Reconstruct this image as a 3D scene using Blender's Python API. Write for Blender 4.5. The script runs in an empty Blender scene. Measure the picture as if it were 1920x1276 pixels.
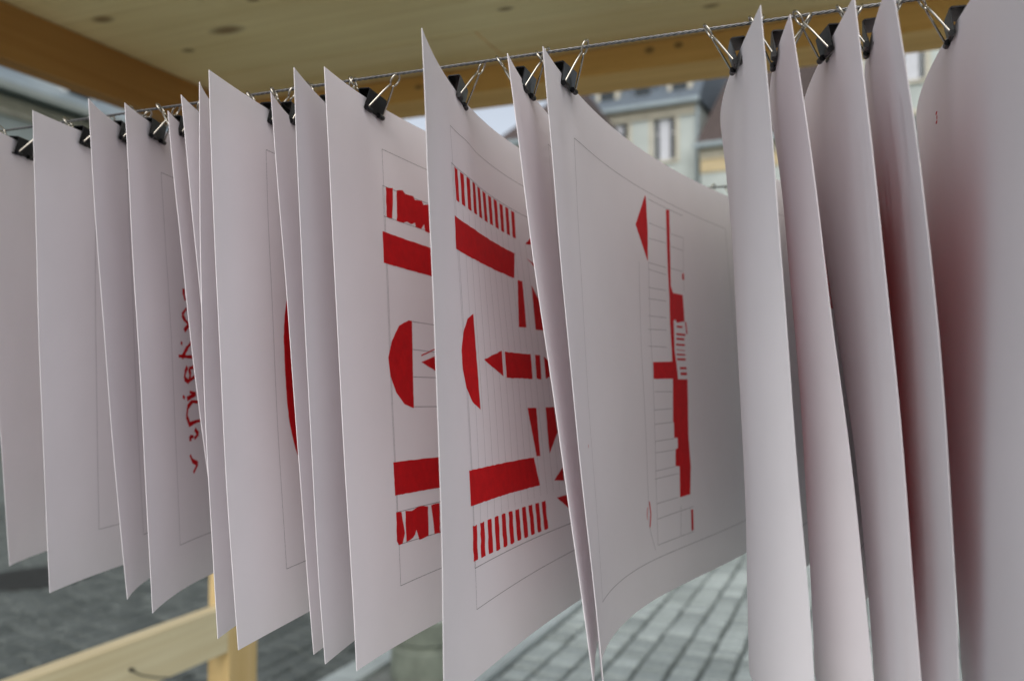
import bpy, bmesh, math, random
from mathutils import Vector, Matrix
from mathutils.geometry import tessellate_polygon
random.seed(7)
R = math.radians
scene = bpy.context.scene
col = scene.collection

# ------------------------------------------------------------------ camera
CAMZ = 1.55
cam_d = bpy.data.cameras.new('camera')
cam_d.sensor_fit = 'HORIZONTAL'
cam_d.sensor_width = 23.6
cam_d.lens = 23.6 * 1600 / 1920
cam_d.clip_start = .02
cam_d.clip_end = 1500
cam_d.dof.use_dof = True
cam_d.dof.focus_distance = .62
cam_d.dof.aperture_fstop = 3.6
cam = bpy.data.objects.new('camera', cam_d)
col.objects.link(cam)
cam.location = (0, 0, CAMZ)
cam.rotation_euler = (R(90) + math.atan(62 / 1600), 0, 0)
scene.camera = cam

# ------------------------------------------------------------------ sky, sun, exposure
SUN_EL, SUN_AZ = R(42), R(187)           # azimuth clockwise from the viewing direction
w = bpy.data.worlds.new('World'); scene.world = w; w.use_nodes = True
nt = w.node_tree
bg = nt.nodes['Background']
sky = nt.nodes.new('ShaderNodeTexSky')
sky.sky_type = 'NISHITA'; sky.sun_disc = False
sky.sun_elevation = SUN_EL; sky.sun_rotation = SUN_AZ
sky.air_density = 1.0; sky.dust_density = 3.0; sky.ozone_density = 1.0
hs = nt.nodes.new('ShaderNodeHueSaturation'); hs.inputs['Saturation'].default_value = .40
nt.links.new(sky.outputs[0], hs.inputs['Color'])
nt.links.new(hs.outputs[0], bg.inputs[0])
bg.inputs[1].default_value = .12
sun_d = bpy.data.lights.new('sun', 'SUN'); sun_d.energy = .55; sun_d.angle = R(60); sun_d.color = (1, .98, .95)
sun = bpy.data.objects.new('sun', sun_d); col.objects.link(sun)
sd = Vector((math.sin(SUN_AZ) * math.cos(SUN_EL), math.cos(SUN_AZ) * math.cos(SUN_EL), math.sin(SUN_EL)))
sun.rotation_euler = sd.to_track_quat('Z', 'Y').to_euler()
scene.view_settings.view_transform = 'Standard'
scene.view_settings.look = 'None'
scene.view_settings.gamma = 1
scene.view_settings.exposure = 0.56
scene.render.engine = 'CYCLES'
scene.cycles.max_bounces = 12
scene.cycles.diffuse_bounces = 10
scene.cycles.use_denoising = True
scene.cycles.use_adaptive_sampling = False
scene.cycles.caustics_reflective = False

# ------------------------------------------------------------------ helpers
def tag(o, label=None, cat=None, group=None, kind=None):
    if label: o['label'] = label
    if cat: o['category'] = cat
    if group: o['group'] = group
    if kind: o['kind'] = kind
    return o

def empty(name, loc=(0, 0, 0), rz=0):
    o = bpy.data.objects.new(name, None); col.objects.link(o)
    o.location = loc; o.rotation_euler = (0, 0, rz); o.empty_display_size = .05
    return o

def link(name, me, parent=None, mat=None):
    o = bpy.data.objects.new(name, me); col.objects.link(o)
    if mat is not None and not me.materials: me.materials.append(mat)
    if parent: o.parent = parent
    return o

class MB:
    def __init__(s): s.v = []; s.f = []
    def add(s, vs, fs):
        k = len(s.v); s.v += [tuple(p) for p in vs]; s.f += [tuple(i + k for i in f) for f in fs]; return s
    def box(s, x0, x1, y0, y1, z0, z1):
        return s.add([(x0, y0, z0), (x1, y0, z0), (x1, y1, z0), (x0, y1, z0), (x0, y0, z1), (x1, y0, z1), (x1, y1, z1), (x0, y1, z1)],
                     [(0, 3, 2, 1), (4, 5, 6, 7), (0, 1, 5, 4), (1, 2, 6, 5), (2, 3, 7, 6), (3, 0, 4, 7)])
    def quad(s, a, b, c, d): return s.add([a, b, c, d], [(0, 1, 2, 3)])
    def tube(s, pts, r, n=8, close=False, caps=True):
        pts = [Vector(p) for p in pts]; m = len(pts); rings = []
        t0 = (pts[1] - pts[0]).normalized()
        up = Vector((0, 0, 1)) if abs(t0.z) < .9 else Vector((1, 0, 0))
        nrm = (up - t0 * up.dot(t0)).normalized()
        vs = []
        for i, p in enumerate(pts):
            if close: t = (pts[(i + 1) % m] - pts[i - 1]).normalized()
            else: t = (pts[min(i + 1, m - 1)] - pts[max(i - 1, 0)]).normalized()
            nrm = (nrm - t * nrm.dot(t)).normalized(); b = t.cross(nrm)
            rr = r[i] if isinstance(r, (list, tuple)) else r
            for k in range(n):
                a = 2 * math.pi * k / n
                vs.append(p + (nrm * math.cos(a) + b * math.sin(a)) * rr)
        fs = []
        for i in range(m if close else m - 1):
            j = (i + 1) % m
            for k in range(n):
                fs.append((i * n + k, i * n + (k + 1) % n, j * n + (k + 1) % n, j * n + k))
        if caps and not close:
            fs.append(tuple(range(n - 1, -1, -1))); fs.append(tuple((m - 1) * n + k for k in range(n)))
        return s.add(vs, fs)
    def lathe(s, prof, n=40, c=(0, 0, 0)):
        vs = []
        for r, z in prof:
            for k in range(n):
                a = 2 * math.pi * k / n; vs.append((c[0] + r * math.cos(a), c[1] + r * math.sin(a), c[2] + z))
        fs = []
        for i in range(len(prof) - 1):
            for k in range(n): fs.append((i * n + k, i * n + (k + 1) % n, (i + 1) * n + (k + 1) % n, (i + 1) * n + k))
        fs.append(tuple((len(prof) - 1) * n + k for k in range(n)))
        return s.add(vs, fs)
    def mesh(s, name, smooth=False):
        me = bpy.data.meshes.new(name); me.from_pydata(s.v, [], s.f)
        if smooth: me.polygons.foreach_set('use_smooth', [True] * len(me.polygons))
        me.validate(); me.update(); return me
    def build(s, name, mat, parent=None, smooth=False, bevel=0):
        o = link(name, s.mesh(name, smooth), parent, mat)
        if bevel:
            m = o.modifiers.new('bevel', 'BEVEL'); m.width = bevel; m.segments = 2; m.limit_method = 'ANGLE'
        return o

# ------------------------------------------------------------------ materials
def mat(name):
    m = bpy.data.materials.new(name); m.use_nodes = True
    return m, m.node_tree, m.node_tree.nodes['Principled BSDF']
def node(nt, kind, **kw):
    n = nt.nodes.new(kind)
    for k, v in kw.items():
        if k in n.inputs: n.inputs[k].default_value = v
        else: setattr(n, k, v)
    return n
def ramp(nt, fac, stops):
    r = nt.nodes.new('ShaderNodeValToRGB'); nt.links.new(fac, r.inputs[0])
    e = r.color_ramp.elements
    e[0].position, e[0].color = stops[0][0], (*stops[0][1], 1)
    e[1].position, e[1].color = stops[-1][0], (*stops[-1][1], 1)
    for p, c in stops[1:-1]:
        x = e.new(p); x.color = (*c, 1)
    return r.outputs[0]
def mixc(nt, a, b, fac, mode='MIX'):
    m = nt.nodes.new('ShaderNodeMix'); m.data_type = 'RGBA'; m.blend_type = mode
    for sck, val in ((0, fac), (6, a), (7, b)):
        if hasattr(val, 'is_linked') or hasattr(val, 'links'): nt.links.new(val, m.inputs[sck])
        else: m.inputs[sck].default_value = val if sck == 0 else (*val, 1)
    return m.outputs[2]
def coords(nt, scale=(1, 1, 1), which='Object'):
    tc = nt.nodes.new('ShaderNodeTexCoord'); mp = nt.nodes.new('ShaderNodeMapping')
    nt.links.new(tc.outputs[which], mp.inputs[0]); mp.inputs['Scale'].default_value = scale
    return mp.outputs[0]
def noise(nt, vec, scale, detail=4, rough=.55, dist=0):
    n = node(nt, 'ShaderNodeTexNoise', Scale=scale, Detail=detail, Roughness=rough, Distortion=dist)
    nt.links.new(vec, n.inputs['Vector']); return n.outputs['Fac']
def bump(nt, bsdf, h, strength=.3, dist=.01):
    b = node(nt, 'ShaderNodeBump', Strength=strength, Distance=dist)
    nt.links.new(h, b.inputs['Height']); nt.links.new(b.outputs[0], bsdf.inputs['Normal'])
def flat(name, c, rough=.6, metal=0, var=.12, scale=8, spec=.4):
    m, nt, b = mat(name)
    v = noise(nt, coords(nt), scale)
    cc = ramp(nt, v, [(.25, tuple(x * (1 - var) for x in c)), (.75, tuple(min(1, x * (1 + var)) for x in c))])
    nt.links.new(cc, b.inputs['Base Color'])
    b.inputs['Roughness'].default_value = rough; b.inputs['Metallic'].default_value = metal
    b.inputs['Specular IOR Level'].default_value = spec
    return m

def thin_mat(name, c, var, trans, rough=.75, blot=14):
    """paper or ink on paper: diffuse with a little light let through"""
    m, nt, b = mat(name)
    v = noise(nt, coords(nt), 900, 3)
    v2 = noise(nt, coords(nt), blot, 4, .65)
    a = ramp(nt, v2, [(.2, tuple(x * (1 - var) for x in c)), (.8, tuple(min(1, x * (1 + var)) for x in c))])
    oi = nt.nodes.new('ShaderNodeObjectInfo')
    a = mixc(nt, a, ramp(nt, oi.outputs['Random'], [(0, (.95, .955, .96)), (.5, (1, .985, .99)), (1, (1.03, 1.03, 1.03))]), 1.0, 'MULTIPLY')
    nt.links.new(a, b.inputs['Base Color'])
    b.inputs['Roughness'].default_value = rough; b.inputs['Specular IOR Level'].default_value = .18
    bump(nt, b, v, .12, .0004)
    tr = nt.nodes.new('ShaderNodeBsdfTranslucent'); nt.links.new(a, tr.inputs[0])
    mx = nt.nodes.new('ShaderNodeMixShader'); mx.inputs[0].default_value = trans
    nt.links.new(b.outputs[0], mx.inputs[1]); nt.links.new(tr.outputs[0], mx.inputs[2])
    nt.links.new(mx.outputs[0], nt.nodes['Material Output'].inputs[0])
    return m
M = {}
M['paper'] = thin_mat('white_card', (.90, .872, .888), .02, .35)
M['ink'] = thin_mat('red_ink', (.60, .006, .010), .16, .22, .6, 120)
M['pencil'] = flat('pencil_graphite', (.27, .26, .27), .6, 0, .3, 300)

def wood(name, light, dark, axis, knots=(), scale=1.0, dens=1.0):
    """pine: grain stretched along one axis of the stall, optional knots at given places"""
    m, nt, b = mat(name)
    st = [14.0, 14.0, 14.0]; st[axis] = .55
    vec = coords(nt, tuple(x * scale for x in st))
    g1 = noise(nt, vec, 1.6, 5, .55, .9)
    st2 = [90.0, 90.0, 90.0]; st2[axis] = 2.0
    g2 = noise(nt, coords(nt, tuple(st2)), 1.0, 3, .6, .2)
    big = noise(nt, coords(nt), 1.7, 2)
    base = ramp(nt, g1, [(.30, dark), (.46, tuple((a + c) / 2 for a, c in zip(light, dark))), (.62, light)])
    base = mixc(nt, base, ramp(nt, g2, [(.3, (.88, .83, .75)), (.7, (1.04, 1.04, 1.04))]), .7, 'MULTIPLY')
    base = mixc(nt, base, ramp(nt, big, [(.3, (.86, .80, .72)), (.7, (1.05, 1.05, 1.05))]), .8, 'MULTIPLY')
    if knots:
        tc = nt.nodes.new('ShaderNodeTexCoord')
        for (kx, ky, kz, kr, el) in knots:
            sub = nt.nodes.new('ShaderNodeVectorMath'); sub.operation = 'SUBTRACT'
            nt.links.new(tc.outputs['Object'], sub.inputs[0]); sub.inputs[1].default_value = (kx, ky, kz)
            sc = nt.nodes.new('ShaderNodeVectorMath'); sc.operation = 'MULTIPLY'
            s3 = [1 / kr] * 3; s3[axis] = 1 / (kr * el)
            nt.links.new(sub.outputs[0], sc.inputs[0]); sc.inputs[1].default_value = s3
            ln = nt.nodes.new('ShaderNodeVectorMath'); ln.operation = 'LENGTH'; nt.links.new(sc.outputs[0], ln.inputs[0])
            f = ramp(nt, ln.outputs['Value'], [(.0, (.9, .9, .9)), (.45, (.8, .8, .8)), (1.0, (0, 0, 0))])
            base = mixc(nt, base, (.22, .125, .055), f)
    nt.links.new(base, b.inputs['Base Color'])
    b.inputs['Roughness'].default_value = .62; b.inputs['Specular IOR Level'].default_value = .3
    bump(nt, b, g2, .25, .002)
    return m

# ------------------------------------------------------------------ the ground
YAW = R(22.5)                      # the stall and the paving are turned by this against the view
CA, SA = math.cos(YAW), math.sin(YAW)
def to_world(a, b): return (a * CA + b * SA, -a * SA + b * CA)

m, nt, b = mat('joint_sand')
v = coords(nt); n1 = noise(nt, v, .9, 6, .65); n2 = noise(nt, v, 14, 5, .7)
c = ramp(nt, n1, [(.3, (.095, .11, .10)), (.7, (.15, .17, .155))])
c = mixc(nt, c, ramp(nt, n2, [(.3, (.7, .7, .7)), (.7, (1.15, 1.15, 1.15))]), .8, 'MULTIPLY')
nt.links.new(c, b.inputs['Base Color']); b.inputs['Roughness'].default_value = .9; bump(nt, b, n2, .5, .01)
M['joint'] = m
g = MB(); gs = 600
g.quad((-gs, -gs, 0), (gs, -gs, 0), (gs, gs, 0), (-gs, gs, 0))
pave = tag(g.build('ground', M['joint']), kind='structure')

def sett_mat(name, c0, c1):
    m, nt, b = mat(name)
    oi = nt.nodes.new('ShaderNodeObjectInfo'); ge = nt.nodes.new('ShaderNodeNewGeometry')
    ad = nt.nodes.new('ShaderNodeMath'); ad.operation = 'ADD'
    nt.links.new(oi.outputs['Random'], ad.inputs[0]); nt.links.new(ge.outputs['Random Per Island'], ad.inputs[1])
    fr = nt.nodes.new('ShaderNodeMath'); fr.operation = 'FRACT'; nt.links.new(ad.outputs[0], fr.inputs[0])
    c = ramp(nt, fr.outputs[0], [(0, c0), (.5, tuple((x + y) / 2 for x, y in zip(c0, c1))), (1, c1)])
    v = coords(nt, which='Object'); n1 = noise(nt, v, 35, 5, .7)
    c = mixc(nt, c, ramp(nt, n1, [(.3, (.78, .78, .76)), (.7, (1.12, 1.12, 1.12))]), .9, 'MULTIPLY')
    nt.links.new(c, b.inputs['Base Color']); b.inputs['Roughness'].default_value = .75; bump(nt, b, n1, .5, .006)
    return m
M['sett'] = sett_mat('granite_sett', (.28, .315, .297), (.43, .48, .455))
M['sett_dark'] = sett_mat('worn_sett', (.065, .076, .07), (.115, .13, .12))

def sett_shape(lx, ly, h, rnd):
    e = .012
    j = lambda k=.006: rnd.uniform(-k, k)
    o = [(-lx + j(), -ly + j()), (lx + j(), -ly + j()), (lx + j(), ly + j()), (-lx + j(), ly + j())]
    i = [(x * (1 - e / lx * 1.3), y * (1 - e / ly * 1.3)) for x, y in o]
    vs = [(x, y, -.02) for x, y in o] + [(x, y, h - .011) for x, y in o] + [(x, y, h + rnd.uniform(-.002, .002)) for x, y in i] + [(0, 0, h + .004)]
    fs = [(k, (k + 1) % 4, 4 + (k + 1) % 4, 4 + k) for k in range(4)] + [(4 + k, 4 + (k + 1) % 4, 8 + (k + 1) % 4, 8 + k) for k in range(4)]
    fs += [(8 + k, 8 + (k + 1) % 4, 12) for k in range(4)]
    return vs, fs
rnd = random.Random(3)
F_, PT = 1600., math.atan(62 / 1600)
def project(x, y, z):
    z -= CAMZ; yc = y * math.cos(PT) + z * math.sin(PT); zc = -y * math.sin(PT) + z * math.cos(PT)
    if yc < .1: return (-9e9, -9e9)
    return 960 + F_ * x / yc, 638 - F_ * zc / yc
KERB_L, KERB_R = -2.43, -1.83      # two pale lines of stone that run away from the stall
setts = []                          # (a, b, half along a, half along b, zone)
a = KERB_R + .075
while a < 7.5:                      # laid courses right of the pale lines
    wa = rnd.uniform(.074, .084)
    bb = -5 + rnd.uniform(0, .1)
    while bb < 11:
        lb = rnd.uniform(.060, .105)
        setts.append((a + wa, bb + lb, wa - .010, lb - .011, 'sett', rnd.random())); bb += 2 * lb
    a += 2 * wa
a = KERB_L - .09
while a > -9.5:                     # older, darker and less regular on the left
    wa = rnd.uniform(.055, .085)
    bb = -5 + rnd.uniform(0, .1)
    while bb < 11:
        lb = rnd.uniform(.045, .09)
        setts.append((a - wa, bb + lb, wa - .005, lb - .005, 'sett_dark', rnd.random())); bb += 2 * lb
    a -= 2 * wa
vis = []
for i, s in enumerate(setts):
    x, y = to_world(s[0], s[1]); px, py = project(x, y, .02)
    ok = (0 < px < 420 and 1040 < py < 1270) or (480 < px < 700 and 1140 < py < 1280) or (930 < px < 1110 and 1125 < py < 1280) or (1125 < px < 1400 and 1035 < py < 1285)
    if ok: vis.append((y + (0 if s[4] == 'sett' else 2.0), i))
vis.sort(); near = set(i for _, i in vis[:295])
shapes = {}
stuff = {'sett': MB(), 'sett_dark': MB()}
for i, s in enumerate(setts):
    x, y = to_world(s[0], s[1]); rz = -YAW + rnd.uniform(-.02, .02)
    h = .022 + rnd.uniform(-.004, .004)
    if i in near:
        key = (s[4], round(s[2] / .006), round(s[3] / .008))
        if key not in shapes:
            vs, fs = sett_shape(key[1] * .006, key[2] * .008, .022, rnd)
            me = MB().add(vs, fs).mesh('sett'); me.materials.append(M[s[4]]); shapes[key] = me
        o = link('sett', shapes[key], pave); o.location = (x, y, h - .022); o.rotation_euler = (rnd.uniform(-.02, .02), rnd.uniform(-.02, .02), rz)
    else:
        vs, fs = sett_shape(s[2], s[3], h, rnd)
        cr, sr = math.cos(rz), math.sin(rz)
        stuff[s[4]].add([(x + px * cr - py * sr, y + px * sr + py * cr, pz) for px, py, pz in vs], fs)
tag(stuff['sett'].build('sett_paving', M['sett'], pave), kind='stuff')
tag(stuff['sett_dark'].build('worn_sett_paving', M['sett_dark'], pave), kind='stuff')

M['kerb'] = flat('pale_kerb_stone', (.40, .445, .43), .8, 0, .15, 6)
for ka, half in ((KERB_L, .085), (KERB_R, .06)):
    k = tag(empty('kerb', (*to_world(ka, -5), 0), -YAW), kind='structure')
    bb = 0
    while bb < 16.5:
        ln = rnd.uniform(.7, .95)
        MB().box(-half, half, bb + .004, bb + ln - .004, -.02, .04).build('kerb_stone', M['kerb'], k, bevel=.008); bb += ln
# strip of cement between the two pale lines
M['cement'] = flat('cement_band', (.20, .215, .195), .9, 0, .3, 5)
tag(MB().add([(*to_world(KERB_L + .09, -5), .012), (*to_world(KERB_R - .065, -5), .012), (*to_world(KERB_R - .065, 11), .012), (*to_world(KERB_L + .09, 11), .012)], [(0, 1, 2, 3)]).build('cement_path', M['cement']), kind='structure')
# ------------------------------------------------------------------ buildings round the square
M['white_wall'] = flat('limewashed_wall', (.48, .53, .505), .9, 0, .16, .8)
M['cream_wall'] = flat('cream_wall', (.56, .46, .28), .9, 0, .14, .8)
M['grey_wall'] = flat('grey_green_wall', (.34, .37, .34), .9, 0, .15, .8)
M['stone'] = flat('dressed_stone', (.55, .52, .42), .85, 0, .15, 3)
M['slate'] = flat('blue_slate', (.13, .16, .19), .55, 0, .3, 6)
M['brown_roof'] = flat('brown_tile', (.085, .065, .06), .8, 0, .3, 6)
M['zinc'] = flat('zinc', (.30, .36, .38), .45, .3, .12, 3)
M['glass'] = flat('dark_pane', (.02, .028, .03), .12, 0, .3, 2, .5)
M['curtain'] = flat('white_blind', (.60, .62, .66), .8, 0, .08, 6)
M['frame_white'] = flat('white_joinery', (.62, .63, .62), .5, 0, .06, 6)
M['shutter'] = flat('blue_shutter', (.16, .24, .34), .6, 0, .12, 6)

def facade(w_, h, ops, depth=.22):
    """wall face at y=0 (outside is -y) with real openings; ops = (x0,x1,z0,z1)"""
    m = MB()
    xs = sorted({0, w_, *[o[0] for o in ops], *[o[1] for o in ops]}); zs = sorted({0, h, *[o[2] for o in ops], *[o[3] for o in ops]})
    for i in range(len(xs) - 1):
        for k in range(len(zs) - 1):
            cx, cz = (xs[i] + xs[i + 1]) / 2, (zs[k] + zs[k + 1]) / 2
            if any(o[0] < cx < o[1] and o[2] < cz < o[3] for o in ops): continue
            m.quad((xs[i], 0, zs[k]), (xs[i + 1], 0, zs[k]), (xs[i + 1], 0, zs[k + 1]), (xs[i], 0, zs[k + 1]))
    for x0, x1, z0, z1 in ops:
        m.quad((x0, 0, z0), (x0, depth, z0), (x0, depth, z1), (x0, 0, z1)); m.quad((x1, 0, z0), (x1, 0, z1), (x1, depth, z1), (x1, depth, z0))
        m.quad((x0, 0, z1), (x0, depth, z1), (x1, depth, z1), (x1, 0, z1)); m.quad((x0, 0, z0), (x1, 0, z0), (x1, depth, z0), (x0, depth, z0))
    return m
def window(par, o, blind=False, surround=True, shutters=False):
    x0, x1, z0, z1 = o; t = .06; y0, y1 = .12, .2
    f = MB(); f.box(x0, x0 + t, y0, y1, z0, z1); f.box(x1 - t, x1, y0, y1, z0, z1); f.box(x0 + t, x1 - t, y0, y1, z0, z0 + t); f.box(x0 + t, x1 - t, y0, y1, z1 - t, z1)
    cx = (x0 + x1) / 2; f.box(cx - .04, cx + .04, y0, y1, z0 + t, z1 - t)
    zz = z0 + (z1 - z0) * .66; f.box(x0 + t, cx - .04, y0 + .01, y1, zz - .02, zz + .02); f.box(cx + .04, x1 - t, y0 + .01, y1, zz - .02, zz + .02)
    wn = f.build('window', M['frame_white'], par)
    for p0, p1 in ((x0 + t, cx - .04), (cx + .04, x1 - t)):
        MB().box(p0, p1, y0 + .035, y0 + .05, z0 + t, z1 - t).build('pane', M['glass'], wn)
    if blind: MB().box(cx - .24, cx + .24, y0 - .012, y0 - .004, z0 + .02, z1 - t).build('blind', M['curtain'], wn)
    if surround:
        s = MB(); s.box(x0 - .16, x0 - .001, -.05, .03, z0 - .12, z1 + .2); s.box(x1 + .001, x1 + .16, -.05, .03, z0 - .12, z1 + .2)
        s.box(x0 - .001, x1 + .001, -.05, .03, z1 + .001, z1 + .2); s.box(x0 - .001, x1 + .001, -.09, .03, z0 - .12, z0 - .001)
        s.build('surround', M['stone'], wn)
    if shutters:
        wd = (x1 - x0) / 2
        for p in (x0 - .12 - wd,):
            MB().box(p, p + wd, -.06, -.02, z0, z1).build('shutter', M['shutter'], wn)
    return wn
def house(name, loc, rz, w_, h, dep, ops, wallm, label, roof, ridge, eave=.35, blind=(), shut=(), hip=0, gut='zinc', group=None):
    e = empty(name, loc, rz); tag(e, label, 'building', group)
    fm = facade(w_, h, ops)
    fm.quad((0, 0, 0), (0, 0, h), (0, dep, h), (0, dep, 0)); fm.quad((w_, 0, 0), (w_, dep, 0), (w_, dep, h), (w_, 0, h)); fm.quad((0, dep, 0), (0, dep, h), (w_, dep, h), (w_, dep, 0))
    fm.build('wall', M[wallm], e)
    for i, o in enumerate(ops): window(e, o, i in blind, True, i in shut)
    zr = h + ridge; m_ = dep / 2
    rf = MB(); y0 = -eave
    A0, A1 = (-.15, y0, h), (w_ + .15, y0, h); B0, B1 = (-.15 + hip, m_, zr), (w_ + .15 - hip, m_, zr); C0, C1 = (-.15, dep + .2, h), (w_ + .15, dep + .2, h)
    rf.quad(A0, A1, B1, B0); rf.quad(C1, C0, B0, B1); rf.add([A0, B0, C0], [(0, 1, 2)]); rf.add([A1, C1, B1], [(0, 1, 2)]); rf.quad(A0, C0, C1, A1)
    r_ = rf.build('roof', M[roof], e)
    MB().box(-.2, w_ + .2, -eave - .16, -eave + .02, h - .14, h + .04).build('gutter', M[gut], e)
    cn = MB(); cn.box(0, w_, -.22, -.003, h - .34, h - .16); cn.box(0, w_, -.12, -.003, h - .56, h - .345); cn.build('cornice', M['stone'], e)
    return e, r_
FY = R(26.6); fd = Vector((math.cos(FY), -math.sin(FY), 0))
def fac_pt(px, py_depth_at, ref_px):    # a point on the facade line through (ref_px, depth)
    x0, y0 = (ref_px - 960) / 1600 * py_depth_at, py_depth_at; k = (px - 960) / 1600
    s = (k * y0 - x0) / (fd.x - k * fd.y); return Vector((x0, y0, 0)) + fd * s
# narrow white house with slate roof
P0 = fac_pt(1086, 38, 1212)
ops = []
for zz in (1.9, 4.9, 7.95, 11.0):
    for cx in (1.9, 4.1): ops.append((cx - .52, cx + .52, zz, zz + 1.9))
eA, rA = house('town_house', P0, -FY, 5.6, 13.5, 9, ops, 'white_wall', 'narrow white town house with blue slate roof and two windows per floor', 'slate', 5.5, blind=(6, 7, 4, 5))
for cx, mt in ((1.35, 'stone'), (3.05, 'slate'), (4.75, 'stone')):
    d = MB(); d.box(cx - .55, cx + .55, .25, 2.2, 13.75, 15.35); dm = d.build('dormer', M[mt], eA)
    MB().box(cx - .36, cx + .36, .215, .247, 13.95, 15.1).build('pane', M['glass'], dm)
    MB().add([(cx - .7, .1, 15.36), (cx + .7, .1, 15.36), (cx, .1, 15.95), (cx - .7, 2.6, 15.36), (cx + .7, 2.6, 15.36), (cx, 2.6, 15.95)], [(0, 1, 2), (5, 4, 3), (0, 2, 5, 3), (1, 4, 5, 2), (0, 3, 4, 1)]).build('dormer_roof', M['slate'], dm)
MB().box(-.1, .9, 2.5, 3.3, 14.0, 18.4).build('chimney', M['stone'], eA)
MB().tube([(5.62, -.16, 0), (5.62, -.16, 13.3)], .07, 8).build('downpipe', M['zinc'], eA)
# lower house with brown roof, right of it
P1 = fac_pt(1316, 36, 1316)
ops = []
for zz in (1.6, 4.6, 7.4):
    for cx in (2.2, 4.8, 7.4): ops.append((cx - .5, cx + .5, zz, zz + 1.7))
eB, rB = house('town_house', P1, -FY, 9.5, 11.2, 9, ops, 'white_wall', 'pale house with ochre band and steep brown roof right of the white house', 'brown_roof', 6.5, hip=1.6)
MB().box(1.0, 1.8, 3.9, 4.8, 15.5, 19.0).build('chimney', M['stone'], rB)
MB().box(.02, 9.48, -.06, -.003, 10.05, 10.63).build('ochre_band', M['cream_wall'], eB)
# tall pale house at the right, seen between two sheets
P2 = fac_pt(1605, 31, 1605)
ops = []
for zz in (3.0, 6.0, 9.0, 12.0):
    for cx, hw in ((.72, .3), (2.0, .45), (4.0, .45), (6.1, .45)): ops.append((cx - hw, cx + hw, zz, zz + 1.75))
eD, rD = house('town_house', P2, -FY, 8.2, 15.2, 9, ops, 'white_wall', 'tall pale house with blue shutters seen between the two rightmost sheets', 'slate', 4, shut=(4, 8, 12), blind=(13, 14))
# dark roofed house to the left of the white house
P3 = fac_pt(930, 33, 1000)
ops = []
for zz in (1.5, 4.5, 7.4):
    for cx in (1.3, 2.9): ops.append((cx - .45, cx + .45, zz, zz + 1.6))
eC, rC = house('town_house', P3, -FY, 4.0, 10.6, 7, ops, 'grey_wall', 'small grey house with hipped dark roof left of the white house', 'brown_roof', 3.2, hip=1.9, eave=.3)
# long building on the left whose cornice runs away from the stall
P4 = to_world(-19.6, 2)
ops = []
for i in range(13):
    for zz in (1.2, 4.9):
        ops.append((1.2 + i * 2.9, 2.35 + i * 2.9, zz, zz + 2.1))
eF, rF = house('long_building', (*P4, 0), R(90) - YAW, 40, 8.5, 9, ops, 'white_wall', 'long pale building with zinc roof and dormers at the far left', 'zinc', 4.0, eave=.6, gut='grey_wall')
for i in range(12):
    cx = 3.2 + i * 2.9
    d = MB(); d.box(cx - .5, cx + .5, .2, 2.4, 8.9, 10.2); dm = d.build('dormer', M['frame_white'], eF)
    MB().box(cx - .33, cx + .33, .165, .197, 9.05, 10.0).build('pane', M['glass'], dm)

# ------------------------------------------------------------------ the wooden stall
Z0 = CAMZ + .8                        # underside of the ceiling boards
AL, BB = -1.70, 2.0                   # right face of the left beam, front face of the back beam
AR, BF = 2.3, .40
pale, dk = (.92, .77, .45), (.86, .70, .38)
M['board'] = wood('pine_board_with_knots', pale, dk, 0, knots=[(-1.584, 1.403, Z0, .021, 1.7), (-1.366, 1.558, Z0, .026, 2.2), (-1.541, 1.622, Z0, .015, 1.5), (-1.2, 1.45, Z0, .013, 1.6), (-.72, 1.70, Z0, .012, 2), (-.36, 1.62, Z0, .017, 2.2)])
M['board_b'] = wood('pine_board_back', (.92, .76, .45), (.85, .68, .36), 0, knots=[(-.30, 1.86, Z0, .012, 2)], scale=1.2)
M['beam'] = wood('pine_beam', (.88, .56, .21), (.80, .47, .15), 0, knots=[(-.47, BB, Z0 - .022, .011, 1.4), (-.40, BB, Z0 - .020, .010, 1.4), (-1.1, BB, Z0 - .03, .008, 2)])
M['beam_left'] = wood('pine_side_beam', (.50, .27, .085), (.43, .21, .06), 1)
M['post'] = wood('pine_post', (.82, .64, .34), (.72, .52, .22), 2)
M['rail'] = wood('pine_rail', (.86, .78, .54), (.80, .70, .45), 1)
base = to_world(AL, 1.965)
stall = empty('wooden_stall', (0, 0, 0), -YAW)
tag(stall, 'pale pine stall frame with boarded ceiling, beams, corner post and side rail', 'stall')
def part(name, x0, x1, y0, y1, z0, z1, mt, bev=.003):
    return MB().box(x0, x1, y0, y1, z0, z1).build(name, M[mt], stall, bevel=bev)
bs = [BF, 1.24, 1.79]
for i in range(2):
    part('ceiling_board', AL - .06, AR, bs[i] + .0015, bs[i + 1] - .0015, Z0, Z0 + .027, 'board', .002)
part('ceiling_board', AL - .06, -.838, 1.7925, BB + .14, Z0 + .001, Z0 + .028, 'board_b', .002)
part('ceiling_board', -.834, .9, 1.7925, BB + .14, Z0 + .001, Z0 + .028, 'board_b', .002)
part('ceiling_board', .904, AR, 1.7925, BB + .14, Z0 + .001, Z0 + .028, 'board_b', .002)
part('back_beam', AL + .001, AR, BB, BB + .135, Z0 - .067, Z0 - .0005, 'beam')
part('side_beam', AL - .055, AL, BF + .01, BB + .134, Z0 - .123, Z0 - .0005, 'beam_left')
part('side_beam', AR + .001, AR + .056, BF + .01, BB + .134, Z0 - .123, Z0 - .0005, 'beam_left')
part('post', AL - .062, AL + .014, 1.965, 2.088, .0, Z0 - .125, 'post')
part('post', AR - .014, AR + .062, 1.965, 2.088, .0, Z0 - .125, 'post')
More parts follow.
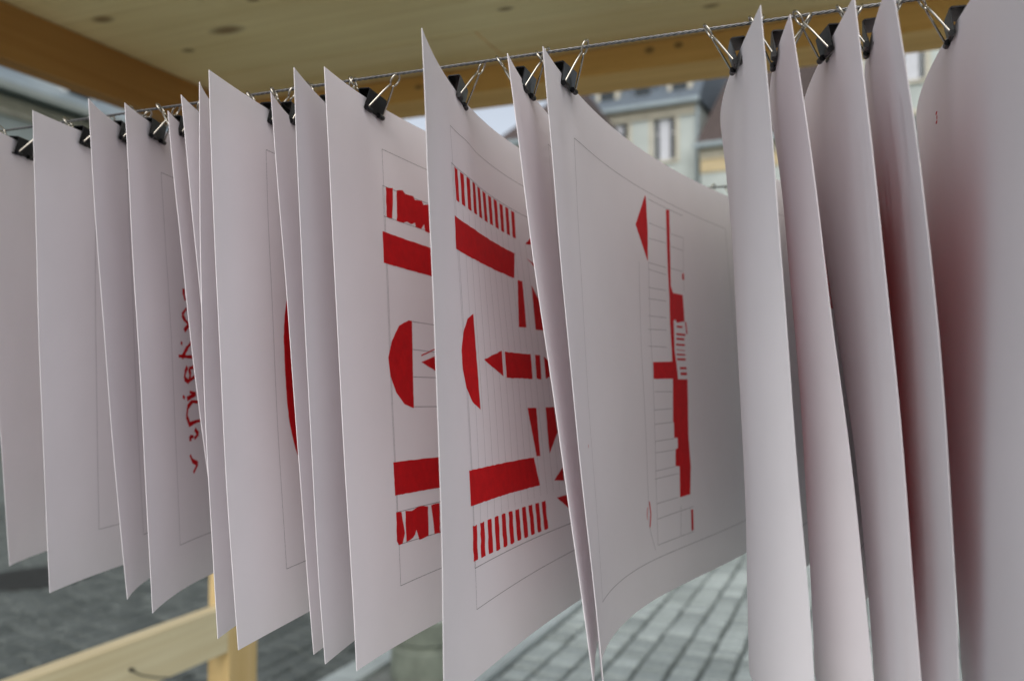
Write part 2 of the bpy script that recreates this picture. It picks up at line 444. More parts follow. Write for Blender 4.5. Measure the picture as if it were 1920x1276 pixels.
for bq in (.555, 1.065):                                    # uprights the two cables are tied to
    part('post', AL - .062, AL + .008, bq, bq + .07, 0, Z0 - .125, 'post')
    part('post', AR - .008, AR + .062, bq, bq + .07, 0, Z0 - .125, 'post')
ZR = CAMZ - .660
rl = part('side_rail', AL - .035, AL + .014, .30, 1.9635, ZR - .130, ZR, 'rail')
M['dark_steel'] = flat('dark_steel', (.05, .045, .04), .5, .6, .2, 40)
hk = MB(); xr = AL + .014
hk.tube([(xr - .01, 1.61, ZR - .068), (xr + .012, 1.61, ZR - .068)], .0045, 8)
hk.tube([(xr + .008, 1.61, ZR - .070), (xr + .010, 1.635, ZR - .088), (xr + .011, 1.69, ZR - .112), (xr + .012, 1.75, ZR - .131), (xr + .01, 1.80, ZR - .142)], .0016, 6)
hk.build('wire_hook', M['dark_steel'], stall, smooth=True)

# ------------------------------------------------------------------ steel cables
WA = R(21.3); WD = Vector((-math.cos(WA), math.sin(WA), 0)); WN = Vector((math.sin(WA), math.cos(WA), 0))
WZ = CAMZ + .2377; WP = Vector((0, .634, WZ)); BGAP = .512
M['cable'] = flat('galvanised_cable', (.20, .20, .20), .42, .85, .2, 400)
def cable(s0, s1):
    m = MB(); n = int((s1 - s0) / .0016)
    for k in range(3):
        pts = []
        for i in range(n + 1):
            s = s0 + (s1 - s0) * i / n; a = 2 * math.pi * (s / .015 + k / 3)
            pts.append(WD * s + WN * (math.cos(a) * .00065) + Vector((0, 0, math.sin(a) * .00065)))
        m.tube(pts, .00066, 5)
    return m
def s_at(a_target, off):      # cable parameter where it meets the stall's side plane
    p0 = WP + WN * off; a0 = p0.x * CA - p0.y * SA; da = WD.x * CA - WD.y * SA
    return (a_target - a0) / da
sL, sR = s_at(AL, 0) + .03, s_at(AR, 0) - .03
cme = cable(sR, sL).mesh('steel_cable', True)
c1 = link('steel_cable', cme, None, M['cable']); c1.location = WP
tag(c1, 'twisted steel cable along the front, strung through the clip handles', 'cable')
c2 = link('steel_cable', cme, None, M['cable']); c2.location = WP + WN * BGAP
tag(c2, 'second steel cable farther back, almost hidden behind the sheets', 'cable')

# ------------------------------------------------------------------ hanging sheets
H, W, NS, NT_ = .42, .594, 66, 24
TH = .0005
SHEETS = {   # top-edge height, top curve (x, y, heading at 0, 1/2, 1), bottom curve, bow of the free edge
 'L0': (0.2235, (-0.4736, 0.7599, -0.0834, 0.4541, 0.9285), (-0.5146, 0.8823, -0.1408, 0.6293, 1.1943), -0.0025),
 'L1': (0.2235, (-0.4078, 0.7178, 0.125, 0.4487, 0.7366), (-0.4151, 0.7743, 0.0451, 0.4921, 0.9314), -0.0010),
 'L2': (0.2235, (-0.345, 0.6868, -0.2206, 0.4368, 0.8295), (-0.3355, 0.7525, -0.2929, 0.4745, 0.906), -0.0027),
 'L3': (0.2228, (-0.3192, 0.6952, -0.1029, 0.4698, 0.8155), (-0.2958, 0.7115, -0.1523, 0.4331, 0.8459), -0.0002),
 'L4': (0.2180, (-0.286, 0.7013, -0.1418, 0.4465, 1.004), (-0.2381, 0.7271, -0.1956, 0.3799, 0.9505), -0.0041),
 'L5': (0.2220, (-0.264, 0.6725, -0.0935, 0.4438, 0.8992), (-0.2301, 0.69, -0.1316, 0.3967, 0.8613), 0.0023),
 'L6': (0.2201, (-0.2361, 0.6365, -0.2387, 0.463, 0.8498), (-0.2222, 0.6526, 0.0496, 0.4302, 0.6252), -0.0043),
 'L7': (0.2199, (-0.2198, 0.6107, 0.1399, 0.4083, 0.7945), (-0.1985, 0.6269, 0.2476, 0.3788, 0.6606), -0.0027),
 'L8': (0.2110, (-0.1812, 0.6332, -0.0888, 0.458, 0.8673), (-0.1478, 0.6448, 0.1977, 0.3849, 0.595), 0.0002),
 'L9': (0.2156, (-0.1538, 0.5937, 0.0151, 0.4051, 0.9309), (-0.1316, 0.6099, 0.1945, 0.3663, 0.7496), -0.0019),
 'L10': (0.2185, (-0.1339, 0.6005, 0.1948, 0.54, 0.4832), (-0.1057, 0.5875, 0.3249, 0.4823, 0.2726), -0.0003),
 'M1': (0.2145, (-0.0562, 0.5227, 0.0444, 0.4121, 0.8509), (-0.0415, 0.5348, 0.3236, 0.4379, 0.3844), 0.0019),
 'M2': (0.2160, (-0.0032, 0.5685, 0.1751, 0.4459, 0.7132), (0.0528, 0.5601, 0.0941, 0.3458, 0.6319), -0.0004),
 'M3': (0.2155, (0.0203, 0.5549, 0.2621, 0.5005, 0.6563), (0.0599, 0.5681, 0.0018, 0.6051, 0.3165), -0.0017),
 'R1': (0.2170, (0.1467, 0.4956, 0.0888, 0.3467, 1.1292), (0.181, 0.5157, 0.7581, 0.4767, 0.6557, -1.7317), -0.0001),
 'R2': (0.2170, (0.1683, 0.5082, 0.1554, 0.4529, 0.9402), (0.2173, 0.5157, 0.9392, 0.5474, 0.401, -1.8299), 0.0033),
 'R3': (0.2170, (0.1968, 0.4827, 0.1753, 0.4226, 1.4063), (0.2334, 0.4895, 0.8994, 0.4636, 0.9086, -1.3319), 0.0021),
 'R4': (0.2170, (0.2071, 0.4584, 0.2619, 0.5002, 0.9366), (0.2429, 0.4725, 0.5021, 0.518, 0.7077, -0.6348), 0.0087),
 'R5': (0.2170, (0.2404, 0.3825, 0.2498, 0.3769, 0.9112), (0.248, 0.3861, 0.4185, 0.4919, 0.5837, -0.6093), 0.0000),
 'R6': (0.2170, (0.2584, 0.3578, 0.2888, 0.5178, 0.595), (0.2637, 0.3539, 0.2666, 0.5073, 0.5948), 0.0000),
}
def curve(p):
    x, y, a, b_, c = p[:5]; e = p[5] if len(p) > 5 else 0; out = [(x, y)]; ds = W / NS
    for i in range(NS):
        u = (i + .5) / NS; t = a * (1 - u) * (1 - 2 * u) + b_ * 4 * u * (1 - u) + c * u * (2 * u - 1) + e * math.exp(-u * W / .06)
        x += math.sin(t) * ds; y += math.cos(t) * ds; out.append((x, y))
    return out
class Sheet:
    def __init__(s, key):
        s.z, tp, bt, s.bul = SHEETS[key]; s.C0, s.C1 = curve(tp), curve(bt)
        s.uc, s.sg = .09, 0
        q = random.Random(key); s.ph = [q.uniform(0, 6.28) for _ in range(5)]; s.am = q.uniform(.7, 1.2)
        dx, dy = s.C0[-1][0] - s.C0[0][0], s.C0[-1][1] - s.C0[0][1]; l = math.hypot(dx, dy); s.n0 = (dy / l, -dx / l)
        s.uc = s.cross(0); s.sg = q.choice((-1, 1))
    def wave(s, u, t):                 # the slight unevenness of hung card, nil at the clipped top edge
        p = s.ph
        a = .55 * math.sin(u / .030 + p[0] + t * 5) + 1.0 * math.sin(u / .062 + p[1] - t * 7) + .9 * math.sin(t / .048 + p[2] + u * 6) + .5 * math.sin(t / .026 + u / .05 + p[3])
        d = (u - s.uc) / .022
        return .00042 * s.am * a * min(1, t / .09) + s.am * .0022 * math.exp(-d * d) * (t / .03) * math.exp(1 - t / .03) * s.sg
    def P(s, u, t):                    # u metres from the free edge, t metres below the top edge
        i = min(max(u / W * NS, 0), NS - 1e-6); k = int(i); f = i - k; q = t / H
        ax = s.C0[k][0] * (1 - f) + s.C0[k + 1][0] * f; ay = s.C0[k][1] * (1 - f) + s.C0[k + 1][1] * f
        bx = s.C1[k][0] * (1 - f) + s.C1[k + 1][0] * f; by = s.C1[k][1] * (1 - f) + s.C1[k + 1][1] * f
        wv = s.wave(u, t)
        return Vector((ax * (1 - q) + bx * q + s.bul * 4 * q * (1 - q) * math.exp(-u / .25) + s.n0[0] * wv, ay * (1 - q) + by * q + s.n0[1] * wv, CAMZ + s.z - t))
    def nrm(s, u, t):                  # towards the printed (right-hand) side
        u = min(max(u, .002), W - .002); t = min(max(t, .002), H - .002)
        return (s.P(u + .002, t) - s.P(u - .002, t)).cross(s.P(u, t + .002) - s.P(u, t - .002)).normalized() * -1
    def tangent(s, u): return (s.P(u + .004, 0) - s.P(u - .004, 0)).normalized()
    def cross(s, off):                 # where the top edge passes under a cable
        best = min(range(1, NS), key=lambda i: abs((s.P(i * W / NS, 0) - WP).dot(WN) - off)); u = best * W / NS
        for _ in range(6): u -= ((s.P(u, 0) - WP).dot(WN) - off) / max(.3, s.tangent(u).dot(WN))
        return u
    def mesh(s):
        m = MB(); n = (NS + 1) * (NT_ + 1)
        for side in (1, -1, 1, -1):    # faces, then a second set of points for the cut edges
            for i in range(NS + 1):
                for j in range(NT_ + 1):
                    u, t = i * W / NS, j * H / NT_; m.v.append(tuple(s.P(u, t) + s.nrm(u, t) * (TH / 2 * side)))
        ix = lambda i, j: i * (NT_ + 1) + j
        for i in range(NS):
            for j in range(NT_):
                a, b_, c, d = ix(i, j), ix(i + 1, j), ix(i + 1, j + 1), ix(i, j + 1)
                m.f.append((a, d, c, b_)); m.f.append((a + n, b_ + n, c + n, d + n))
        for i in range(NS):
            for j in (0, NT_):
                a, b_ = ix(i, j) + 2 * n, ix(i + 1, j) + 2 * n; m.f.append((a, b_, b_ + n, a + n) if j == 0 else (b_, a, a + n, b_ + n))
        for j in range(NT_):
            for i in (0, NS):
                a, b_ = ix(i, j) + 2 * n, ix(i, j + 1) + 2 * n; m.f.append((b_, a, a + n, b_ + n) if i == 0 else (a, b_, b_ + n, a + n))
        used = sorted({q for f in m.f for q in f}); rm = {q: r for r, q in enumerate(used)}
        m.v = [m.v[q] for q in used]; m.f = [tuple(rm[q] for q in f) for f in m.f]
        me = m.mesh('paper_print')
        for p in me.polygons: p.use_smooth = len(p.vertices) == 4 and p.index < 2 * NS * NT_
        return me
    def print_mesh(s, polys, lift=.00018):
        bm = bmesh.new()
        for poly in polys:
            if len(poly) < 3: continue
            ar = sum(poly[i][0] * poly[(i + 1) % len(poly)][1] - poly[(i + 1) % len(poly)][0] * poly[i][1] for i in range(len(poly)))
            if ar < 0: poly = poly[::-1]
            vs = [bm.verts.new((p[0], p[1], 0)) for p in poly]
            for tri in tessellate_polygon([[Vector((p[0], p[1], 0)) for p in poly]]):
                try: bm.faces.new([vs[i] for i in tri])
                except ValueError: pass
        bmesh.ops.recalc_face_normals(bm, faces=bm.faces[:])
        lo = min(v.co.x for v in bm.verts); hi = max(v.co.x for v in bm.verts); ds, dt = W / NS, H / NT_
        for i in range(int(lo / ds), int(hi / ds) + 2):
            bmesh.ops.bisect_plane(bm, geom=bm.verts[:] + bm.edges[:] + bm.faces[:], plane_co=(i * ds, 0, 0), plane_no=(1, 0, 0), dist=1e-6)
        for j in range(NT_ + 1):
            bmesh.ops.bisect_plane(bm, geom=bm.verts[:] + bm.edges[:] + bm.faces[:], plane_co=(0, j * dt, 0), plane_no=(0, 1, 0), dist=1e-6)
        for v in bm.verts:
            u, t = v.co.x, v.co.y; v.co = s.P(u, t) + s.nrm(u, t) * (TH / 2 + lift)
        bm.normal_update()
        me = bpy.data.meshes.new('print'); bm.to_mesh(me); bm.free(); return me

def seg(p, q, w_=.0005):
    dx, dy = q[0] - p[0], q[1] - p[1]; l = math.hypot(dx, dy) or 1; nx, ny = -dy / l * w_ / 2, dx / l * w_ / 2
    return [(p[0] + nx, p[1] + ny), (q[0] + nx, q[1] + ny), (q[0] - nx, q[1] - ny), (p[0] - nx, p[1] - ny)]
def line(pts, w_=.0005): return [seg(pts[i], pts[i + 1], w_) for i in range(len(pts) - 1)]
def rough(poly, amp=.0004, step=.004, rr=random.Random(5)):
    out = []
    for i, p in enumerate(poly):
        q = poly[(i + 1) % len(poly)]; n = max(1, int(math.hypot(q[0] - p[0], q[1] - p[1]) / step))
        for k in range(n):
            f = k / n; j = amp if k else amp * .3
            out.append((p[0] + (q[0] - p[0]) * f + rr.uniform(-j, j), p[1] + (q[1] - p[1]) * f + rr.uniform(-j, j)))
    return out
def comb(c, n, share=.55, amp=.0004):
    tl, tr, br, bl = c; L = lambda p, q, f: (p[0] + (q[0] - p[0]) * f, p[1] + (q[1] - p[1]) * f); un = n * share + (n - 1) * (1 - share); out = []
    for i in range(n):
        f0, f1 = i / un, (i + share) / un
        out.append(rough([L(tl, tr, f0), L(tl, tr, f1), L(bl, br, f1), L(bl, br, f0)], amp))
    return out
def frame(tl, bl, right=.512): return line([tl, (right, tl[1] + .004), (right - .008, bl[1]), bl, tl], .00045)
def blob(cx, cy, rx, ry, n=40, a0=0, a1=2 * math.pi):
    return rough([(cx + rx * math.cos(a0 + (a1 - a0) * i / n), cy + ry * math.sin(a0 + (a1 - a0) * i / n)) for i in range(n + (0 if a1 - a0 > 6 else 1))], .0005, .006)

def glow_field(s0, s1, t0, t1, fade, sfade, q):
    # broad unseen print that reddens the next sheet, ends streaked to soften that glow
    out = []; x = s0
    while x < s1:
        w_ = q.uniform(.003, .006); k = min(1, (x - s0) / sfade)
        if q.random() < .45 + .55 * k:
            out.append([(x, t0 + q.random() ** 1.3 * fade), (x + w_ * .92, t0 + q.random() ** 1.3 * fade), (x + w_ * .92, t1 - q.random() ** 1.3 * fade), (x, t1 - q.random() ** 1.3 * fade)])
        x += w_
    return out
INK, PEN = {}, {}
# the church plan, cleanly cut (sheet with its free corner rising highest)
INK['M1'] = comb([(.0866, .0654), (.2495, .0689), (.2434, .0937), (.0839, .0901)], 11) + \
    comb([(.0612, .319), (.2232, .3241), (.2209, .3474), (.0594, .3431)], 11, .56, .0007) + [rough(p, .0003) for p in [
    [(.0752, .1028), (.2336, .1084), (.222, .1315), (.0708, .1271)],
    [(.2305, .1326), (.2428, .1321), (.2342, .1737), (.2148, .1744)], [(.2651, .1339), (.2808, .1476), (.2797, .1747), (.2574, .1746)],
    [(.2673, .0951), (.2900, .0845), (.2900, .0938)], [(.2646, .1089), (.29, .1135), (.29, .118)],
    [(.1011, .1708), (.0859, .1752), (.0727, .1851), (.0642, .1985), (.0637, .2114), (.0687, .2244), (.0799, .2346), (.0959, .2405)],
    [(.1164, .2041), (.1621, .1963), (.1586, .2165)], [(.1695, .1969), (.2349, .1976), (.2307, .2192), (.1661, .2179)],
    [(.2456, .1976), (.2584, .1981), (.2529, .22), (.2415, .2188)], [(.2676, .199), (.2792, .2027), (.2775, .2169), (.2649, .2196)],
    [(.2091, .2436), (.2308, .2446), (.2251, .2861), (.2167, .2853)], [(.2543, .2448), (.2762, .2456), (.2755, .2686), (.2486, .2857)],
    [(.2505, .3098), (.2754, .3004), (.2739, .3124)], [(.2507, .325), (.2769, .3256), (.2763, .3384)],
    [(.0606, .281), (.2097, .2857), (.2157, .3098), (.0596, .3052)]]]
# the same half plan mirrored on the hidden half of the sheet
INK['M1'] += [rough(p, .0004) for p in [[(.31, .10), (.46, .105), (.45, .13), (.31, .128)], [(.31, .20), (.47, .20), (.47, .22), (.31, .22)], [(.31, .28), (.45, .284), (.45, .31), (.31, .308)]]]
PEN['M1'] = frame((.0851, .036), (.0603, .3757)) + line([(.0790, .0645), (.49, .071)]) + line([(.0612, .3479), (.48, .355)]) + line([(.0790, .0645), (.0612, .3479)], .0004)
for i in range(15):
    x = .098 + i * .0152
    PEN['M1'] += line([(x + .002, .094), (x - .020, .319)], .00032)
for poly in INK['M1'][22:]: pass
# the same plan with clumsy, bled edges
INK['L10'] = [rough(p, .0006) for p in [
    [(.0946, .0671), (.1058, .0658), (.101, .0916), (.0923, .0921)],
    [(.112, .0665), (.1219, .0645), (.1259, .0665), (.1391, .066), (.1415, .0689), (.1534, .0672), (.1557, .0707), (.1695, .0674), (.1663, .0941), (.1546, .0943), (.1536, .0882), (.1475, .0935), (.1389, .0929), (.1381, .0892), (.1319, .0917), (.1248, .0906), (.1188, .0923), (.1078, .0927)],
    [(.0704, .3245), (.0786, .3253), (.0794, .3317), (.0813, .3419), (.0766, .349), (.0712, .3489), (.0681, .3457)],
    [(.0847, .3253), (.0947, .3268), (.1061, .3247), (.1205, .3268), (.1176, .3498), (.1028, .3506), (.0994, .3422), (.0931, .3475), (.0875, .3483), (.0827, .3489)],
    [(.1255, .3265), (.1394, .3268), (.1369, .3511), (.1276, .3505), (.1272, .342)]]] + [rough(p, .0002) for p in [
    [(.0836, .105), (.25, .111), (.243, .136), (.0815, .1307)],
    [(.1202, .1749), (.1146, .1746), (.0986, .1799), (.0852, .1927), (.0775, .2059), (.0789, .2205), (.0861, .2334), (.0975, .243), (.1119, .2467)],
    [(.1304, .2089), (.1564, .2031), (.1555, .2171)], [(.1313, .2028), (.1567, .1966), (.1569, .1974), (.1315, .204)],
    [(.165, .201), (.24, .202), (.235, .22), (.163, .219)],
    [(.0724, .2867), (.225, .2915), (.225, .317), (.071, .3118)]]] + comb([(.178, .068), (.29, .07), (.285, .095), (.175, .094)], 8) + comb([(.15, .327), (.26, .33), (.255, .353), (.148, .351)], 8)
PEN['L10'] = frame((.0938, .0358), (.0693, .3791)) + line([(.0897, .0667), (.47, .073)]) + line([(.0877, .092), (.46, .099)]) + line([(.0702, .3487), (.46, .359)]) + line([(.0704, .3245), (.46, .332)]) + line([(.0897, .0667), (.0702, .3487)], .0004)
for p, q in (((.1202, .1753), (.25, .1785)), ((.1181, .1986), (.25, .2035)), ((.1151, .2212), (.25, .2245)), ((.1128, .2456), (.25, .2500))): PEN['L10'] += line([p, q])
# the town with its little tower
INK['M3'] = [rough(p, .0002) for p in [
    [(.2797, .0438), (.2457, .0774), (.2734, .1082), (.2785, .0811), (.2809, .0469)],
    [(.3371, .0486), (.3469, .0474), (.3313, .1271), (.3359, .1339), (.3628, .1336), (.3591, .1614), (.3377, .1638), (.334, .1606), (.3291, .1621), (.3231, .1909), (.325, .2144), (.3245, .2211), (.35, .2215), (.3387, .2776), (.337, .3094), (.329, .3366), (.3039, .3366), (.3096, .3069), (.2996, .3055), (.3033, .2897), (.309, .289), (.3107, .279), (.3022, .2785), (.3044, .2636), (.3023, .2623), (.3114, .2206), (.2632, .2204), (.2656, .2046), (.3144, .2036), (.3187, .166), (.3243, .1405), (.3290, .1000)],
    [(.368, .1107), (.3731, .1101), (.3722, .1171), (.3662, .1171)], [(.3277, .3518), (.3326, .3519), (.3294, .3724), (.3245, .3724)]]]
for p, q in (((.3358, .1667), (.3513, .1687)), ((.3601, .1618), (.3634, .1743)), ((.3323, .1746), (.3571, .1766)), ((.3311, .1793), (.3527, .1814)), ((.3289, .1853), (.3523, .1871)), ((.3275, .1955), (.3509, .1970)), ((.3275, .2001), (.3506, .2021)), ((.3326, .2089), (.3506, .2111)), ((.3328, .2144), (.3501, .2171))):
    INK['M3'].append([p, (q[0], p[1]), q, (p[0], q[1])])
INK['M3'] += line([(.3287, .1914), (.351, .1920)], .0007) + line([(.2312, .3317), (.233, .343), (.2288, .3545)], .0022) + line([(.2260, .3365), (.2238, .3417), (.2238, .3471)], .0012)
PEN['M3'] = frame((.0857, .0379), (.0753, .385), .52) + line([(.2494, .1115), (.2390, .1959), (.2277, .3543), (.2378, .3769)]) + line([(.2756, .1085), (.2650, .1894), (.2620, .2205)]) + line([(.2620, .2205), (.2443, .3736)]) + line([(.3826, .0702), (.3679, .1295)]) + line([(.2873, .0466), (.3864, .0471)]) + line([(.305, .345), (.298, .374)])
pl = [(.2843, .0701), (.3327, .0699), (.2808, .0855), (.3292, .0837), (.2755, .1093), (.3228, .1093), (.274, .1159), (.321, .1166), (.2701, .1337), (.3171, .1327), (.2678, .1444), (.3145, .1435), (.2642, .1609), (.3104, .1603), (.2614, .1738), (.3075, .1726), (.258, .1896), (.3034, .1897),
      (.2634, .2326), (.3072, .2334), (.2586, .2496), (.3033, .2498), (.2575, .2629), (.3015, .263), (.2554, .2787), (.3027, .279), (.2532, .2894), (.3013, .2901), (.2508, .3061), (.3007, .3061), (.2481, .3132), (.305, .3136), (.2481, .3361), (.301, .3362), (.248, .3502), (.3351, .3496), (.2443, .3736), (.3302, .374), (.345, .0720), (.380, .0715), (.342, .0855), (.378, .0855), (.337, .1085), (.371, .1085)]
for i in range(0, len(pl), 2): PEN['M3'] += line([pl[i], pl[i + 1]], .0004)
INK['M3'] += [blob(.066, .2686, .0006, .0012, 8)]
# red dome
INK['L7'] = [rough([(.1100, .150), (.104, .1617), (.1004, .1716), (.0969, .1894), (.096, .2129), (.0959, .2393), (.0973, .2598), (.102, .2778), (.1096, .2955), (.121, .308), (.20, .33), (.28, .30), (.30, .22), (.26, .15), (.18, .13)], .0004)]
PEN['L7'] = frame((.0855, .036), (.0744, .3776))
# brush lettering running down the sheet, written sideways
st = [[(.1069, .2995), (.1105, .3052), (.1212, .3093), (.112, .3171)], [(.109, .2867), (.1088, .282), (.1157, .2831)], [(.1189, .2759), (.1256, .2811), (.1169, .2848)],
      [(.1071, .2715), (.1161, .2695), (.1309, .2681)], [(.1084, .2699), (.1038, .263), (.1065, .2548), (.1165, .2493), (.1287, .2502)], [(.1063, .2468), (.1241, .2423), (.1123, .2403)], [(.0978, .2438), (.1018, .2459)],
      [(.1097, .2162), (.1049, .2216), (.1028, .2275), (.1116, .2308), (.115, .2241), (.1129, .2182), (.1233, .2164)], [(.1135, .2291), (.1241, .2258)], [(.0931, .2065), (.1226, .2071)], [(.0994, .2084), (.1116, .1981), (.1217, .1919)],
      [(.0989, .1935), (.1015, .1954)], [(.1071, .1824), (.1173, .176), (.1092, .1723), (.1045, .1676), (.1137, .1611)], [(.1105, .1426), (.1099, .1488), (.1128, .1536)]]
st = [[(x - .0026 - .0029 * (.31 - y) / .17, y) for x, y in q] for q in st]
INK['L3'] = []
for s_ in st:
    for i in range(len(s_) - 1): INK['L3'].append(rough(seg(s_[i], s_[i + 1], .0031 + .0013 * ((i + len(s_)) % 2)), .0003, .003))
INK['L3'] += [blob(.22, .22, .07, .06)]
PEN['L3'] = frame((.0744, .0397), (.0758, .3793))
PEN['L2'] = frame((.0906, .0353), (.0721, .3761)); INK['L2'] = [blob(.25, .21, .07, .10)]
PEN['L1'] = frame((.0794, .0342), (.077, .3762)); INK['L1'] = [blob(.30, .21, .10, .11)]
INK['L0'] = [blob(.24, .25, .10, .10)]; PEN['L0'] = frame((.085, .036), (.075, .378))
PEN['M2'] = frame((.1274, .0287), (.115, .375)); INK['M2'] = [rough(p, .0004) for p in [[(.2, .1), (.46, .1), (.46, .13), (.2, .13)], [(.2, .28), (.46, .28), (.46, .31), (.2, .31)]]]
for k, e_ in (('L4', (.24, .23, .12, .10)), ('L5', (.22, .21, .12, .12)), ('L6', (.26, .21, .12, .11)), ('L8', (.24, .23, .11, .12)), ('L9', (.25, .22, .13, .13))):
    INK[k] = [blob(*e_)]; PEN[k] = frame((.088, .036), (.075, .378))
INK['R1'] = glow_field(.06, .27, .08, .36, .10, .06, random.Random(11))
INK['R2'] = [rough([(.22, .08), (.45, .08), (.45, .15), (.22, .15)], .0005)]
INK['R3'] = glow_field(.008, .50, .04, .415, .09, .03, random.Random(31))
INK['R4'] = glow_field(.006, .48, .05, .41, .10, .03, random.Random(41))
INK['R6'] = [blob(.3, .2, .1, .1)]
for k in ('R1', 'R2', 'R3', 'R4', 'R5', 'R6'): PEN[k] = frame((.088, .036), (.075, .378))

LABEL = {
 'L0': 'white sheet cut off by the left picture edge, leftmost of the row',
 'L1': 'wide blank-looking white sheet, second from the left, only a pencil frame showing',
 'L2': 'white sheet leaning right with curled foot, third from the left',
 'L3': 'white sheet with red brush lettering running down it, fourth from the left',
 'L4': 'narrow strip of white sheet just right of the red lettering',
 'L5': 'narrow pinkish white sheet, middle one of the three slivers right of the red lettering',
 'L6': 'narrow white sheet in front of the corner post, left of the red dome',
 'L7': 'broad white sheet with a dark red curved dome showing beside its neighbour',
 'L8': 'slim white sheet overlapping the red dome print',
 'L9': 'slim pinkish white sheet between the dome sheet and the bled church print',
 'L10': 'white sheet with clumsy bled red church print and solid red bars',
 'M1': 'white sheet with crisp red church print and two red combs, its corner rising highest',
 'M2': 'plain curled white sheet between the crisp church print and the tower print',
 'M3': 'large curling white sheet with red arrow roof and stepped tower print',
 'R1': 'pale back of a sheet with tiny red specks, right of the tower print',
 'R2': 'pale back of a sheet, second right of the tower print',
 'R3': 'broad grey back of a sheet, third right of the tower print',
 'R4': 'sheet back with deep red glow in its fold, second from the right picture edge',
 'R5': 'large blurred sheet back with red glow at the right picture edge',
 'R6': 'sheet beyond the right picture edge, nearest to the viewer',
}
SO = {}
for k in SHEETS:
    s = Sheet(k); SO[k] = s
    o = link('paper_print', s.mesh(), None, M['paper'])
    tag(o, LABEL[k], 'paper print', 'prints hung in a row on the cable')
    if k in ('M1', 'M3', 'L10'):
        for poly in INK[k]: link('red_shape', s.print_mesh([poly]), o, M['ink'])
    elif INK.get(k): link('brush_lettering' if k == 'L3' else 'red_ink', s.print_mesh(INK[k]), o, M['ink'])
    if PEN.get(k): link('pencil_lines', s.print_mesh(PEN[k], .00010), o, M['pencil'])
# stray red specks on the back of two sheets
def specks(k, pts):
    s = SO[k]; m = MB()
    for u, t, ru, rt in pts:
        n = 10; vs = []
        for i in range(n):
            a = 2 * math.pi * i / n; q = .7 + .3 * random.random(); uu, tt = u + ru * q * math.cos(a), t + rt * q * math.sin(a)
            vs.append(s.P(uu, tt) - s.nrm(uu, tt) * (TH / 2 + .00012))
        m.add(vs, [tuple(range(n))])
    m.build('ink_speck', M['ink'], [o for o in bpy.data.objects if o.get('label') == LABEL[k]][0])
specks('R1', [(.1640, .3010, .0035, .0032), (.166, .2935, .0014, .0009), (.1667, .3488, .0012, .0008)])
specks('R5', [(.2080, .0372, .004, .0014), (.2070, .0405, .0022, .0018), (.2090, .0432, .004, .0012)])

# ------------------------------------------------------------------ binder clips
M['black'] = flat('black_enamel', (.004, .004, .005), .32, 0, .2, 60, .18)
M['chrome'] = flat('nickel_wire', (.50, .47, .41), .25, 1, .08, 60)
CW, CH, CS = .0145, .0158, .0052           # half width, height, half spine
def clip_meshes():
    b_ = MB()
    th = .0007
    for s in (1, -1):
        # flaring plate from jaw to spine with a slightly curved section
        prof = [(.0009, 0), (.0016, .003), (.0034, .0095), (CS - .0006, CH - .0012), (CS - .0014, CH - .0002)]
        for i in range(len(prof) - 1):
            (y0, z0), (y1, z1) = prof[i], prof[i + 1]
            wi = CW - .0025 * max(0, 1 - z0 / .004) * 0; vs = []
            for x in (-CW, CW):
                for (y, z) in ((y0, z0), (y1, z1)): vs += [(x, s * y, z), (x, s * (y + th), z)]
            b_.add(vs, [(0, 2, 6, 4), (1, 5, 7, 3), (0, 1, 3, 2), (4, 6, 7, 5), (0, 4, 5, 1), (2, 3, 7, 6)])
        for x0, x1 in ((-CW + .0005, -CW + .0085), (CW - .0085, CW - .0005)):
            b_.tube([(x0, s * .0030, .0002), (x1, s * .0030, .0002)], .0021, 10)
        b_.tube([(-CW + .0095, s * .0018, .0004), (CW - .0095, s * .0018, .0004)], .0010, 8)
    b_.box(-CW, CW, -CS + .0012, CS - .0012, CH - .0006, CH + .0002)
    h = MB(); pts = []
    r = .0052; cy = .0304; gap = .0022
    a0 = math.asin(gap / r)
    pts += [(-CW + .0040, 0, .0002), (-CW + .0025, 0, .0010), (-CW + .0030, 0, .0030), (-.0062, 0, .0180), (-.0034, 0, .0242), (-gap - .0002, 0, cy - r * math.cos(a0) - .0008)]
    for i in range(19):
        a = -math.pi / 2 - a0 - (2 * math.pi - 2 * a0) * i / 18
        pts.append((r * math.cos(a), 0, cy + r * math.sin(a)))
    pts += [(-p[0], 0, p[2]) for p in pts[5::-1]]
    h.tube(pts, .00078, 8)
    return b_.mesh('clip_body'), h.mesh('clip_handle', True)
bodyM, handM = clip_meshes()
bodyM.materials.append(M['black']); handM.materials.append(M['chrome'])
EYE = .0335
def clip(k, off, label, group):
    s = SO[k]; u = s.cross(off); p = s.P(u, 0); tx = s.tangent(u); tx = Vector((tx.x, tx.y, 0)).normalized()
    drop = WZ - p.z; ins = min(max(.029 - drop, .004), .013); v = min(max(drop + ins, .0245), .0308)
    e = empty('binder_clip', (p.x, p.y, WZ - v), math.atan2(tx.y, tx.x))
    e.rotation_euler = (random.uniform(-.07, .07), random.uniform(-.09, .09), e.rotation_euler[2] + random.uniform(-.10, .10))
    tag(e, label, 'binder clip', group)
    link('body', bodyM, e)
    ph = math.acos(v / EYE)
    for sg in (1, -1):
        h = link('handle', handM, e); h.location = (0, sg * .0030, .0002); h.rotation_euler = (-sg * (ph + random.uniform(-.06, .06)), 0, 0)
    return e
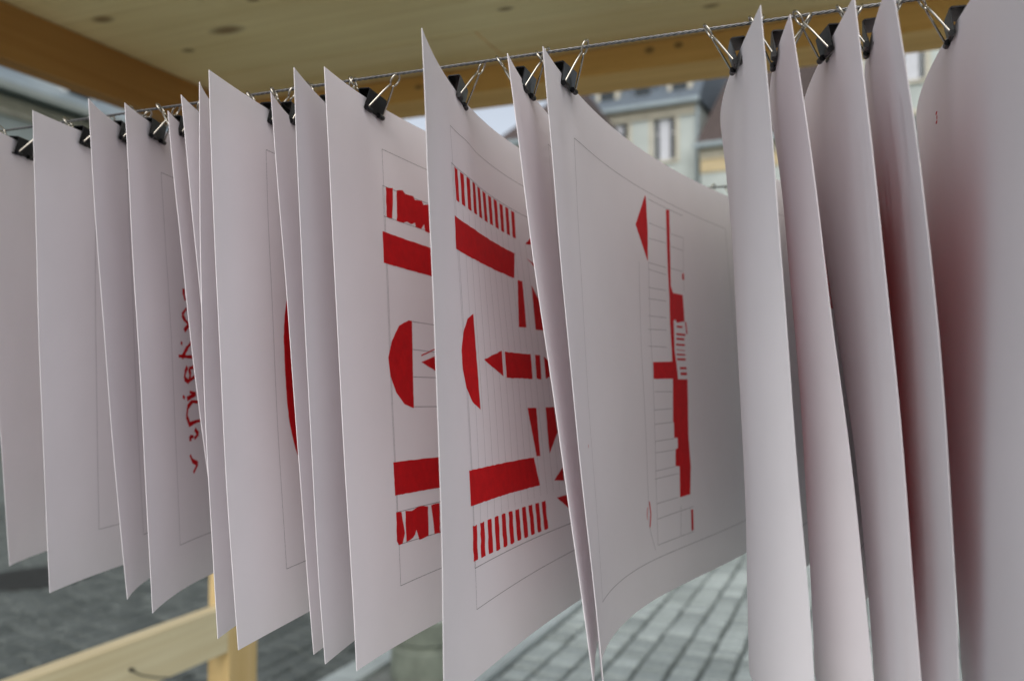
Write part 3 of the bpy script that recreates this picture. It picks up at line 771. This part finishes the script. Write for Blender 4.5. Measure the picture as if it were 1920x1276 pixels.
SHORT = {'L0': 'leftmost sheet, cut by the picture edge', 'L1': 'second sheet from the left', 'L2': 'third sheet from the left, right-leaning', 'L3': 'sheet with red brush lettering',
 'L4': 'sliver of sheet just right of the red lettering', 'L5': 'middle sliver right of the red lettering', 'L6': 'narrow sheet in front of the corner post', 'L7': 'sheet with the red dome',
 'L8': 'slim sheet overlapping the red dome', 'L9': 'slim pinkish sheet left of the bled church print', 'L10': 'sheet with the bled red church print', 'M1': 'crisp church print with the highest corner',
 'M2': 'plain curled sheet left of the tower print', 'M3': 'sheet with the red tower print', 'R1': 'specked sheet back right of the tower print', 'R2': 'second sheet back right of the tower print',
 'R3': 'third sheet back right of the tower print', 'R4': 'sheet back with the red fold, near the right edge', 'R5': 'large blurred sheet back at the right', 'R6': 'sheet beyond the right picture edge'}
for k in SHEETS:
    clip(k, 0, 'front clip on the ' + SHORT[k], 'binder clips on the front cable')
for k in SHEETS:
    clip(k, BGAP, 'rear clip on the ' + SHORT[k], 'binder clips on the back cable')

# ------------------------------------------------------------------ small things on the square
M['bollard'] = flat('mossy_stone', (.20, .225, .18), .9, 0, .3, 9)
M['bollard_top'] = flat('pale_stone_top', (.52, .56, .53), .85, 0, .12, 9)
bx, by = -.43, 4.42
bo = empty('stone_bollard', (bx, by, .01))
tag(bo, 'low round stone bollard with pale top and a dark groove', 'bollard')
MB().lathe([(.185, 0), (.19, .02), (.185, .16), (.170, .175), (.170, .195), (.186, .205), (.186, .30), (.178, .318)], 48).build('shaft', M['bollard'], bo, smooth=False)
MB().lathe([(.172, .3185), (.168, .335), (.14, .347), (.05, .353), (.002, .354)], 48).build('cap', M['bollard_top'], bo, smooth=True)
M['iron'] = flat('dark_metal', (.03, .032, .03), .7, .2, .3, 20)
dark_disc = empty('ribbed_disc', (-3.55, 6.45, .03), .2)  # dark round disc with raised ribs, laid on the left paving
tag(dark_disc, 'dark ribbed disc set in the worn paving on the left', 'manhole cover')
MB().lathe([(.36, -.02), (.36, .004), (.345, .008), (.315, .008), (.31, .002), (.002, .002)], 40).build('rim', M['iron'], dark_disc)
for i in range(-4, 5):
    hw = math.sqrt((.30 ** 2 - (i * .064) ** 2)); MB().box(-hw, hw, i * .064 - .018, i * .064 + .018, .0021, .010).build('rib', M['iron'], dark_disc)
